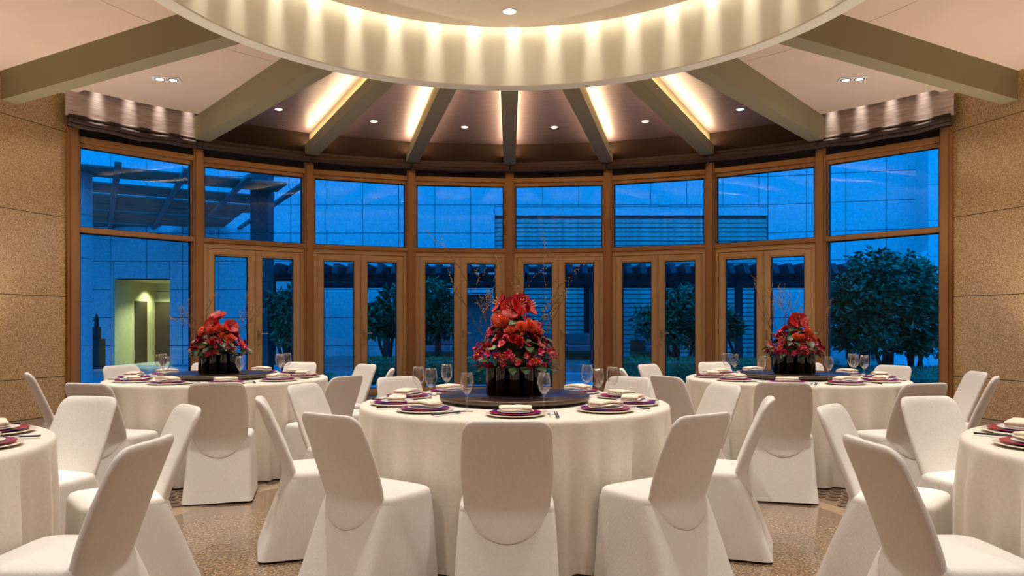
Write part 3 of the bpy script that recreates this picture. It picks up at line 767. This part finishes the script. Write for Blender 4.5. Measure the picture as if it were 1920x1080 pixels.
def centrepiece(tk, label, seed, H, Wd, ama, pros, roses, nt, tw):
    x, y = TABLES[tk]; rnd = random.Random(seed)
    o = thing('flower_centrepiece', label, 'flower arrangement', (x, y, ZT + .0465), 0, 'red flower centrepieces')
    for i in range(11):
        a = 2 * PI * i / 11 + .14; put('vase_tube', TUBE, o, (.137 * math.cos(a), .137 * math.sin(a), 0))
    for i in range(5):
        a = 2 * PI * i / 5; put('vase_tube', TUBE, o, (.062 * math.cos(a), .062 * math.sin(a), 0))
    z0 = .165
    def P(az, t, k=1.0):                                # point on the mound; t 0 rim .. 1 crown
        r = Wd * (1 - t ** 1.6 * .72) * (.86 + .14 * math.sin(PI * min(1, t * 2.2))) * k
        return Vector((r * math.cos(az), r * math.sin(az), z0 + (H - z0) * t)), Vector((math.cos(az), math.sin(az), .25 + 1.1 * t))
    def bloom(me, p, d, sc=1.0, name=None):
        q = Vector(d).to_track_quat('Z', 'Y') @ Matrix.Rotation(rnd.uniform(0, 6.28), 3, 'Z').to_quaternion()
        ob = put(name or me.name.split('.')[0], me, o, p, scale=sc); ob.rotation_mode = 'QUATERNION'; ob.rotation_quaternion = q
        return ob
    mound = MB(); rings = []
    for k in range(9):                                  # dark stems and moss inside the mound
        t = k / 8; ring = []
        for i in range(24):
            p, _ = P(2 * PI * i / 24, t * .85, .55); w = 1 + .15 * noise.noise(p * 22); ring.append((p.x * w, p.y * w, p.z - .01))
        rings.append(ring)
    MB().loft(rings).obj('moss_core', 'leaf', o)
    for az, t, d in ama:
        p, dd = P(R_(az), t, 1.02); ob = bloom(AMA[rnd.randrange(2)], p, d if d else dd, 1.25); put('stamen', STAM, ob)
    for az, t, sc in pros:
        p, dd = P(R_(az), t, 1.04); bloom(PRO, p, dd + Vector((0, 0, .4)), sc)
    for az, t, me in roses:
        p, dd = P(R_(az), t, 1.0); bloom(me, p, dd, 1.15)
    for i in range(nt):
        az = rnd.uniform(0, 2 * PI) if rnd.random() < .35 else rnd.uniform(R_(170), R_(370)); t = rnd.uniform(-.02, .74) ** 1.25 if rnd.random() < .8 else rnd.uniform(.3, .8)
        t = abs(t) if not isinstance(t, complex) else .05
        p, dd = P(az, t, rnd.uniform(.92, 1.12)); low = t < .3
        bloom(ORC[rnd.choice((0, 1, 3, 0, 3, 2) if low else (3, 3, 3, 2, 0))], p, dd + Vector((rnd.uniform(-.4, .4), rnd.uniform(-.4, .4), rnd.uniform(-.2, .5))), rnd.uniform(.6, 1.05))
    for i in range(72):
        az = rnd.uniform(R_(160), R_(380)); p, dd = P(az, rnd.uniform(0, .74), rnd.uniform(.86, 1.08))
        me = LEAF[rnd.choice((0, 0, 1, 1, 2))]
        bloom(me, p, Vector((dd.x * .4 + rnd.uniform(-.5, .5), dd.y * .4 + rnd.uniform(-.5, .5), 1)), rnd.uniform(.8, 1.15))
    for i in range(16):
        az = rnd.uniform(0, 2 * PI); p, dd = P(az, .01, .95)
        ob = bloom(LEAF[0], p, Vector((0, 0, 1)), rnd.uniform(.8, 1.1)); ob.rotation_mode = 'XYZ'; ob.rotation_euler = (R_(rnd.uniform(-25, 5)), 0, az - PI / 2)
    for i in range(9):
        az = rnd.uniform(R_(150), R_(390)); p, dd = P(az, rnd.uniform(.05, .7), 1.06); bloom(BER, p, dd, rnd.uniform(.8, 1.1))
    for (sd, hh, lean, az) in tw:
        m1, m2 = twig(sd, hh, lean, R_(az))
        b = m1.obj('branch', 'twig', o, (0.09 * math.cos(R_(az)), .09 * math.sin(R_(az)), .2)); m2.obj('bud_cluster', 'bud', b)['kind'] = 'stuff'
    return o
for tk, lb in (('c', 'dark wood lazy susan on the centre table under the large bouquet'), ('l', 'dark wood lazy susan on the left back table'), ('r', 'dark wood lazy susan on the right back table')): lazy_susan(tk, lb)
F_ = Vector((0, -1, .25))
centrepiece('c', 'tall red bouquet in black tube vases on the centre table', 11, .53, .235,
            [(287, .98, Vector((.55, -1, .35))), (262, .93, Vector((-.25, -1, .15))), (330, .95, Vector((1, -.35, .5))), (200, .97, Vector((-.9, -.3, .6))), (80, .95, Vector((.1, 1, .4)))],
            [(236, .70, 1.25), (214, .76, 1.1), (285, .62, 1.0), (308, .62, 1.15), (262, .58, .8), (330, .55, .8), (60, .6, 1), (130, .6, 1)],
            [(268, .42, ROSE), (277, .38, ROSE), (240, .45, DROSE), (252, .4, DROSE), (310, .42, DROSE), (100, .4, ROSE)],
            175, [(1, .62, .18, 170), (2, .55, .22, 350), (3, .50, .5, 190), (4, .48, .55, 350), (5, .45, .65, 175), (6, .5, .3, 100), (7, .55, .1, 20), (8, .42, .6, 10)])
centrepiece('l', 'rounded red bouquet in black tube vases on the left back table', 12, .47, .225,
            [(265, .80, Vector((-.1, -1, .25))), (285, .98, Vector((0, -.5, 1))), (335, .72, Vector((.7, -.6, .5)))],
            [(262, .62, 1.05), (292, .68, 1.1), (212, .62, 1.0), (318, .42, 1.1), (225, .55, .9), (300, .5, .9), (80, .6, 1)],
            [(275, .3, ROSE), (200, .45, DROSE), (320, .6, ROSE), (240, .35, DROSE), (345, .5, ROSE)],
            140, [(11, .42, .5, 170), (12, .42, .6, 190), (13, .40, .3, 150), (14, .38, .6, 0), (15, .34, .5, 350), (16, .36, .8, 175)])
centrepiece('r', 'red bouquet with two amaryllis in black tube vases, right back table', 13, .45, .225,
            [(262, .98, Vector((-.1, -1, .3))), (292, .96, Vector((.6, -.9, .3))), (60, .9, Vector((.3, 1, .4)))],
            [(300, .62, 1.1), (255, .48, .9), (272, .46, .85), (312, .45, .9), (100, .5, 1)],
            [(215, .72, ROSE), (200, .52, ROSE), (280, .45, ROSE), (330, .35, DROSE), (235, .3, DROSE)],
            140, [(21, .48, .6, 175), (22, .50, .4, 165), (23, .45, .5, 190), (24, .42, .3, 120), (25, .45, .5, 20), (26, .40, .7, 5)])

# ------------------------------------------------------------------ the courtyard outside
YF = 22.5
ground = struct(MB().prism([(-30, 30), (-30, 6), (-9.3, 6), (-6.4, 10.9), (-3.6, 12.9), (0, 13.6), (3.6, 12.9), (6.4, 10.9), (9.3, 6), (30, 6), (30, 30)][::-1], -.14, -.03).obj('floor_courtyard', 'paving'))
fac = struct(put('wall_facade', None))
OPEN = [(px(213, 0, YF)[0], px(318, 0, YF)[0], 0, 2.62)]
NX = [(px(873, 0, YF)[0], px(920, 0, YF)[0], 0, 2.15), (px(1455, 0, YF)[0], px(1560, 0, YF)[0], 0, 2.15)]
LX0, LX1, LZ = px(928, 0, YF)[0], px(1440, 0, YF)[0], px(0, 388, YF)[2]
bw = MB()                                               # dark backing behind the joints
for x0, x1, z0, z1 in ((-17, OPEN[0][0], 0, 9), (OPEN[0][0], OPEN[0][1], 2.62, 9), (OPEN[0][1], NX[0][0], 0, 9), (NX[0][0], NX[0][1], 2.15, 9), (NX[0][1], LX0, 0, 9), (LX0, LX1, LZ, 9)):
    bw.box(x0, x1, YF + .03, YF + .5, z0, z1)
bw.box(LX0, LX1, YF + .13, YF + .5, 0, LZ)
bw.box(NX[0][0] - .1, NX[0][1] + .1, YF + .9, YF + 1.1, 0, 2.3)
bw.obj('backing', 'facade_joint', fac)
SW, SH, ZOFF = 1.09, .853, px(0, 437, YF)[2]
slab_cache = {}
def slab(x0, x1, z0, z1, parent, xf=None):
    w, h = round(x1 - x0, 3), round(z1 - z0, 3)
    if w < .03 or h < .03: return
    if (w, h) not in slab_cache: slab_cache[(w, h)] = MB().bbox(.009, w - .009, 0, .04, .009, h - .009, .006).mesh('stone_slab', 'facade_stone')
    put('stone_slab', slab_cache[(w, h)], parent, (x0, YF, z0))
zrows = [ZOFF + SH * i for i in range(-5, 8)]
xoff = px(680, 0, YF)[0]
for z in zrows:
    za, zb = max(z, 0), min(z + SH, 9)
    if zb <= 0: continue
    i = math.floor((-17 - xoff) / SW)
    while xoff + i * SW < LX1:
        xa, xb = xoff + i * SW, min(xoff + (i + 1) * SW, LX1); i += 1
        pieces = [(xa, xb, za, zb)]
        for hx0, hx1, hz0, hz1 in OPEN + NX[:1] + [(LX0, LX1, 0, LZ)]:
            nxt = []
            for (a, b, c, d) in pieces:
                if b <= hx0 or a >= hx1 or d <= hz0 or c >= hz1: nxt.append((a, b, c, d)); continue
                if a < hx0: nxt.append((a, hx0, c, d))
                if b > hx1: nxt.append((hx1, b, c, d))
                if d > hz1: nxt.append((max(a, hx0), min(b, hx1), hz1, d))
            pieces = nxt
        for q in pieces: slab(*q, fac)
# recessed wall of split-stone courses
cr = .135; nco = int((LZ - .25) / cr)
course_me = []
for q in range(3):
    rnd = random.Random(q); mb = MB(); n = 60; L = LX1 - LX0; rings = []
    for i in range(n + 1):
        t = i / n * L; j = rnd.uniform(-.012, .012)
        rings.append([(t, .0 + j, .012), (t, .06, .0), (t, .06, cr), (t, .012 + j, cr - .03)])
    course_me.append(MB().loft(rings).mesh('stone_course', 'split_stone'))
for i in range(nco): put('stone_course', course_me[i % 3], fac, (LX0, YF + .07, i * cr))
MB().box(LX0, LX1, YF + .02, YF + .2, LZ - .25, LZ).obj('ledge_slab', 'facade_stone', fac)
MB().box(NX[0][0], NX[0][1], YF + .85, YF + .9, 0, 2.15).obj('niche_panel', 'facade_stone', fac)
nb = MB(); nb.box(NX[0][0] - .05, NX[0][0], YF, YF + .9, 0, 2.2); nb.box(NX[0][1], NX[0][1] + .05, YF, YF + .9, 0, 2.2); nb.box(NX[0][0] - .05, NX[0][1] + .05, YF, YF + .9, 2.15, 2.2)
nb.obj('niche_reveal', 'facade_stone', fac)
# right wing of the facade, turned towards the room
wing = struct(put('wall_wing', None, None, (LX1, YF, 0), -R_(14.6)))
MB().box(0, 4.7, .03, .5, 0, 9).obj('backing', 'facade_joint', wing)
for z in zrows:
    za, zb = max(z, 0), min(z + SH, 9)
    if zb <= 0: continue
    for i in range(5):
        if i * SW >= 4.4: continue
        w, h = round(min(SW, 4.4 - i * SW), 3), round(zb - za, 3)
        if (w, h) not in slab_cache: slab_cache[(w, h)] = MB().bbox(.009, w - .009, 0, .04, .009, h - .009, .006).mesh('stone_slab', 'facade_stone')
        put('stone_slab', slab_cache[(w, h)], wing, (i * SW, 0, za))
BXx = px(1740, 0, 20.6)[0]
blk = struct(put('wall_block', None, None, (BXx, 20.6, 0), -R_(10)))
MB().box(0, 6, .03, 2.5, 0, 9).obj('backing', 'facade_stone', blk)
for r_ in range(9):
    for c_ in range(4):
        MB().bbox(c_ * 1.5 + .006, (c_ + 1) * 1.5 - .006, 0, .04, r_ * 1.0 + .12, r_ * 1.0 + 1.108, .006).obj('stone_slab', 'facade_stone', blk)
sl = MB(); sl.add([(-1.3, 0, 0), (0, 0, 0), (0, 0, 3.3), (-1.3, 0, 2.75), (-1.3, .3, 0), (0, .3, 0), (0, .3, 3.3), (-1.3, .3, 2.75)], [(0, 1, 2, 3), (7, 6, 5, 4), (3, 2, 6, 7), (0, 3, 7, 4), (1, 0, 4, 5), (1, 5, 6, 2)])
sl.obj('stair_parapet', 'facade_stone', blk)

# lit corridor through the facade
cor = struct(put('wall_corridor', None))
ox0, ox1 = OPEN[0][0], OPEN[0][1]; yb = YF + 2.6
m = MB(); m.box(ox0 - .1, ox0 + .025, YF + .01, yb, 0, 2.7); m.box(ox1 + .6, ox1 + .7, YF + .5, yb, 0, 2.7); m.box(ox0 - .1, ox1 + .7, yb, yb + .1, 0, 2.7); m.box(ox0 - .1, ox1 + .7, YF + .03, yb, 2.62, 2.7); m.box(ox1, ox1 + .7, YF + .45, YF + .5, 0, 2.7)
m.obj('corridor_shell', 'corridor_wall', cor)
for z in (.75, 1.5, 2.35): MB().box(ox0, ox1 + .6, yb - .012, yb, z, z + .015).obj('joint_strip', 'facade_joint', cor)
x0, x1 = px(284, 0, yb)[0], px(326, 0, yb)[0]
MB().bbox(x0, x1, yb - .05, yb, -.02, 2.0, .01).obj('corridor_door', 'corridor_door', cor)
MB().bbox(ox0, ox0 + .05, YF + 1.2, YF + 2.0, -.02, 2.0, .01).obj('corridor_side_door', 'corridor_door', cor)
MB().box(ox0, ox1 + .6, YF, yb, -.03, -.005).obj('corridor_floor', 'paving', cor)
for (x, y) in ((ox0 + .45, YF + 1.9), (ox0 + 1.1, YF + .8)):
    spot('corridor_light', (x, y, 2.58), 75, 120, .8, (1.0, .86, .42))

# canopy on the left
CO, CA = Vector((-4.6, 16.3, 0)), R_(29)
can = thing('entrance_canopy', 'flat canopy of wide brown boards on steel ribs outside the left windows', 'canopy', (CO.x, CO.y, 4.2), CA)
for (v0, v1) in ((-.4, .62), (1.45, 2.62), (2.98, 4.2), (4.26, 5.35), (5.65, 6.8), (6.86, 8.0), (8.3, 10.5)):
    MB().bbox(-12, -.35 if v0 < 4 else -.5, v0, v1, 0, .05, .01).obj('canopy_board', 'canopy_board', can)
for u in (0 - .12, -1.25, -2.4, -3.55, -4.7, -5.85, -7, -8.2, -9.4):
    MB().bbox(u - .06, u + .06, -1.2, 10.5, -.08, -.005, .008).obj('canopy_rib', 'canopy_steel', can)
c0 = px(491.5, 0, 16.6)
col_ = thing('stone_column', 'tall square dark stone column outside the second window bay', 'column', (c0[0], 16.6, -.03))
for i in range(6): MB().bbox(-.2, .2, -.2, .2, i * 1.1 + .003, (i + 1) * 1.1 - .003, .006).obj('stone_block', 'column_stone', col_)
rc0 = px(146, 0, 14.6)
rcol = thing('round_column', 'pale round stone column outside the leftmost window beside the jamb', 'column', (rc0[0] - .22, 14.6, -.03))
for i in range(5): MB().lathe([(.001, i * .85 + .005), (.44, i * .85 + .005), (.445, i * .85 + .012), (.445, i * .85 + .84), (.44, i * .85 + .846), (.001, i * .85 + .846)], 32).obj('drum', 'facade_stone', rcol, smooth=False)
# sculpture on its pedestal
sx = px(181, 0, 21.3)[0]
ped = thing('pedestal', 'tall black pedestal against the blue wall left of the lit corridor', 'pedestal', (sx, 21.3, -.03))
MB().bbox(-.17, .17, -.17, .17, 0, .86, .008).obj('plinth', 'pedestal_black', ped)
MB().bbox(-.085, .085, -.085, .085, .86, 1.2, .006).obj('upper_block', 'pedestal_black', ped)
sc_ = thing('sculpture', 'small abstract bronze figure standing on the black pedestal', 'sculpture', (sx, 21.3, 1.17))
MB().lathe([(.001, 0), (.05, 0), (.07, .05), (.05, .12), (.075, .2), (.045, .27), (.03, .3), (.04, .34), (.001, .38)], 14).obj('figure_body', 'sculpture_bronze', sc_, smooth=True)
MB().tube([(-.03, 0, .22), (-.13, 0, .16), (-.15, 0, .2)], [.025, .02, .012], 6).obj('figure_arm', 'sculpture_bronze', sc_, smooth=True)

# raised terrace with pergola and seats
deck = struct(MB().box(-5.2, 9.2, 17.3, YF + .3, -.05, .28).obj('floor_terrace', 'paving'))
for i in range(16):
    MB().bbox(-5.2, 9.2, 17.22 + i * .33, 17.22 + i * .33 + .32, .27, .30, .004).obj('deck_board', 'deck_wood', deck)
stp = struct(MB().bbox(.55, 2.0, 16.7, 17.25, -.05, .13, .006).obj('floor_step', 'paving'))
pg = thing('pergola', 'dark timber pergola with angled rafters on the terrace outside', 'pergola', (0, 17.6, .30))
def pxX(x, Y): return (x - CX) / F * Y
for x in (510, 725, 822, 1113, 1268, 1385, 1623):
    MB().bbox(pxX(x, 17.6) - .075, pxX(x, 17.6) + .075, -.075, .075, -.02, 1.95, .008).obj('post', 'pergola_wood', pg)
for x in (560, 748, 797, 930, 1100, 1305, 1420, 1640):
    MB().bbox(pxX(x, 20.6) - .075, pxX(x, 20.6) + .075, 2.92, 3.08, -.02, 1.95, .008).obj('post', 'pergola_wood', pg)
X0, X1 = pxX(500, 17.6), pxX(1650, 17.6)
MB().bbox(X0, X1, -.05, .05, 1.95, 2.12, .01).obj('beam', 'pergola_wood', pg)
MB().bbox(X0, X1, -.09, -.05, 2.16, 2.30, .01).obj('beam', 'pergola_wood', pg)
MB().bbox(X0, X1, 2.95, 3.05, 1.95, 2.12, .01).obj('beam', 'pergola_wood', pg)
raf = MB().add([(-.06, -.75, 2.22), (.06, -.75, 2.22), (.06, 3.6, 2.12), (-.06, 3.6, 2.12), (-.06, -.55, 2.46), (.06, -.55, 2.46), (.06, 3.6, 2.40), (-.06, 3.6, 2.40)],
               [(0, 3, 2, 1), (4, 5, 6, 7), (0, 1, 5, 4), (1, 2, 6, 5), (2, 3, 7, 6), (3, 0, 4, 7)]).mesh('rafter', 'pergola_wood')
i = 0
while X0 + .1 + i * .335 < X1: put('rafter', raf, pg, (X0 + .1 + i * .335, 0, -.12)); i += 1

def sofa(x, y, w, label, name='outdoor_sofa', cat='sofa', seats=2, rz=0):
    o = thing(name, label, cat, (x, y, .30), rz)
    f = MB(); f.bbox(-w / 2, w / 2, -.38, .38, .04, .20, .01)
    for s in (-1, 1): f.bbox(s * w / 2 - .05, s * w / 2 + .05, -.38, .38, 0, .52, .01)
    f.obj('frame', 'sofa_frame', o)
    for i in range(seats):
        a = -w / 2 + .05 + (w - .1) * i / seats; b = -w / 2 + .05 + (w - .1) * (i + 1) / seats
        MB().bbox(a + .01, b - .01, -.36, .30, .20, .38, .03).obj('seat_cushion', 'cushion', o)
        MB().bbox(a + .01, b - .01, .16, .36, .38, .70, .04).obj('back_cushion', 'cushion', o)
sofa(pxX(1072, 20.3) - .15, 20.3, 2.0, 'grey cushioned outdoor sofa with timber frame under the pergola')
sofa(pxX(1226, 20.0), 20.0, .95, 'timber outdoor armchair with cushion right of the sofa, behind the hedge', 'outdoor_armchair', 'armchair', 1, R_(15))
sofa(pxX(832, 20.0), 20.0, .95, 'timber outdoor armchair with cushion behind the left clipped tree', 'outdoor_armchair', 'armchair', 1, R_(-15))

# greenery
def leaf_cloud(blobs, n, size, seed, mat, name='foliage'):
    rnd = random.Random(seed); v = []; f = []
    tot = sum(b[3] * b[4] * b[5] for b in blobs)
    for (cx, cy, cz, rx, ry, rz) in blobs:
        for _ in range(int(n * rx * ry * rz / tot)):
            while True:
                p = Vector((rnd.gauss(0, 1), rnd.gauss(0, 1), rnd.gauss(0, 1)))
                if p.length > .01: break
            p = p.normalized() * (rnd.uniform(.45, 1.08) ** .6)
            w = 1 + .22 * noise.noise(p * 2.3 + Vector((seed, 0, 0)))
            c = Vector((cx + p.x * rx * w, cy + p.y * ry * w, cz + p.z * rz * w))
            d = Vector((p.x + rnd.uniform(-.8, .8), p.y + rnd.uniform(-.8, .8), rnd.uniform(-.9, .5))).normalized()
            t = d.cross(Vector((rnd.uniform(-1, 1), rnd.uniform(-1, 1), 1))).normalized(); s = size * rnd.uniform(.7, 1.25)
            up = d.cross(t) * s * .10
            b = len(v)
            v += [c, c + d * s * .5 + t * s * .22 + up, c + d * s, c + d * s * .5 - t * s * .22 + up, ]
            f += [(b, b + 1, b + 2), (b, b + 2, b + 3)]
    me = bpy.data.meshes.new(name); me.from_pydata([tuple(p) for p in v], [], f); me.update(); me.materials.append(M[mat]); me.shade_smooth()
    return me
def tree(name, x, y, blobs, n, label, seed, stems=3, leafs=.14, base=.0, group='courtyard trees'):
    o = thing(name, label, 'tree', (x, y, base), 0, group); rnd = random.Random(seed)
    for i in range(stems):
        b = blobs[i % len(blobs)]; tgt = Vector((b[0] + rnd.uniform(-.3, .3), b[1], b[2]))
        st = Vector((rnd.uniform(-.12, .12), rnd.uniform(-.1, .1), -.02)); mid = st.lerp(tgt, .5) + Vector((rnd.uniform(-.12, .12), 0, .1))
        MB().tube([st, st.lerp(mid, .5) + Vector((.03, 0, .05)), mid, mid.lerp(tgt, .5), tgt], [.05, .04, .034, .026, .01], 6).obj('trunk', 'bark', o, smooth=True)
    q = put('foliage', leaf_cloud(blobs, n, leafs, seed, 'foliage'), o); q['kind'] = 'stuff'
    return o
YT = 16.6
def blob(x, y, rx, rz, bx, ry=None):                    # crown lobe seen at pixel (x, y)
    return (pxX(x, YT) - bx, random.Random(int(x)).uniform(-.3, .3), CAMZ + (HY - y) / F * YT, rx, ry or rx, rz)
bx = pxX(722, YT)
tree('clipped_tree', bx, YT, [blob(722, 597, .55, .42, bx), blob(738, 560, .34, .32, bx), blob(703, 612, .3, .26, bx)], 2600, 'dark leafy tree seen through the door third bay, beside mullion', 1, 2)
bx = pxX(812, YT)
tree('clipped_tree', bx, YT, [blob(815, 590, .62, .50, bx), blob(808, 548, .42, .34, bx), blob(838, 610, .38, .28, bx), blob(790, 605, .4, .35, bx)], 3600, 'dark leafy tree seen left of the centre bouquet', 2, 2)
bx = pxX(1268, YT)
tree('clipped_tree', bx, YT, [blob(1275, 590, .62, .52, bx), blob(1222, 600, .42, .34, bx), blob(1290, 560, .4, .34, bx), blob(1250, 625, .4, .3, bx), blob(1310, 610, .5, .5, bx)], 4200, 'dark leafy tree right of the sofa, between two door panes', 3, 5)
bx = pxX(1372, YT)
tree('clipped_tree', bx, YT, [blob(1372, 612, .26, .3, bx), blob(1360, 600, .26, .3, bx)], 900, 'small leafy shrub tree left of the right bouquet, beside a post', 8, 2)
bx = pxX(543, YT)
tree('clipped_tree', bx, YT, [blob(528, 590, .34, .48, bx), blob(545, 610, .36, .46, bx), blob(522, 565, .22, .25, bx), blob(550, 560, .3, .3, bx)], 2200, 'leafy multi-stem tree beside the dark stone column', 4, 5)
YT = 15.0
for j, (lx, bl, lb) in enumerate(((1600, [(1600, 560, .75, .55), (1570, 590, .55, .5), (1630, 530, .5, .45), (1600, 630, .6, .3)], 'dense tree left in the group outside the right window'),
                                  (1680, [(1680, 545, .8, .6), (1660, 495, .45, .35), (1700, 600, .7, .5), (1650, 610, .6, .4)], 'tallest tree in the middle of the group outside right window'),
                                  (1750, [(1745, 550, .7, .65), (1735, 500, .45, .35), (1765, 610, .8, .6), (1720, 625, .5, .4)], 'dense tree next to the right stone wall outside the window'))):
    bx = pxX(lx, YT)
    tree('courtyard_tree', bx, YT + .3 * j, [blob(a, b, c, d, bx, .6) for a, b, c, d in bl], 4600, lb, 20 + j, 5, .16)
def hedge(x0, x1, y0, y1, h, label, seed, mat='hedge_leaf'):
    o = thing('box_hedge', label, 'hedge', ((x0 + x1) / 2, (y0 + y1) / 2, -.03), 0, 'clipped hedges outside'); rnd = random.Random(seed)
    w, d = (x1 - x0) / 2, (y1 - y0) / 2
    MB().bbox(-w + .06, w - .06, -d + .06, d - .06, 0, h - .05, .03).obj('hedge_core', 'foliage', o)
    v = []; f = []
    area = 2 * (w * 2 * h + d * 2 * h) + 4 * w * d
    for _ in range(int(area * 420)):
        r = rnd.random() * area
        if r < 4 * w * d: c = Vector((rnd.uniform(-w, w), rnd.uniform(-d, d), h + rnd.uniform(-.05, .01))); nn = Vector((0, 0, 1))
        elif r < 4 * w * d + 4 * w * h: s = rnd.choice((-1, 1)); c = Vector((rnd.uniform(-w, w), s * (d + rnd.uniform(-.05, .01)), rnd.uniform(0, h))); nn = Vector((0, s, 0))
        else: s = rnd.choice((-1, 1)); c = Vector((s * (w + rnd.uniform(-.05, .01)), rnd.uniform(-d, d), rnd.uniform(0, h))); nn = Vector((s, 0, 0))
        dd = (nn * .6 + Vector((rnd.uniform(-1, 1), rnd.uniform(-1, 1), rnd.uniform(-.5, 1)))).normalized(); t = dd.orthogonal().normalized(); s_ = rnd.uniform(.04, .07)
        b = len(v); v += [tuple(c), tuple(c + dd * s_ * .5 + t * s_ * .3), tuple(c + dd * s_), tuple(c + dd * s_ * .5 - t * s_ * .3)]; f += [(b, b + 1, b + 2), (b, b + 2, b + 3)]
    q = MB().add(v, f).obj('hedge_leaves', mat, o); q['kind'] = 'stuff'
hedge(pxX(672, 16), pxX(1040, 16), 15.6, 16.4, .53, 'long low clipped hedge outside the left centre doors', 1)
hedge(pxX(1166, 16), pxX(1345, 16), 15.6, 16.4, .53, 'low clipped hedge outside the right centre doors below the tree', 2)
hedge(pxX(1350, 16), pxX(1560, 16), 15.6, 16.4, .50, 'low clipped hedge outside the door behind the right bouquet', 3)
hedge(pxX(560, 14.6), pxX(622, 14.6), 14.3, 14.9, .26, 'small low green shrub outside between the left table and chairs', 4)
hedge(pxX(1185, 17.0), pxX(1200, 17.0) + .35, 16.7, 17.1, .62, 'rounded green shrub beside the outdoor armchair', 5)
hedge(pxX(1570, 14.2), pxX(1900, 14.2), 13.0, 15.6, .38, 'broad dark ground cover bed under the trees outside right window', 6, 'foliage')
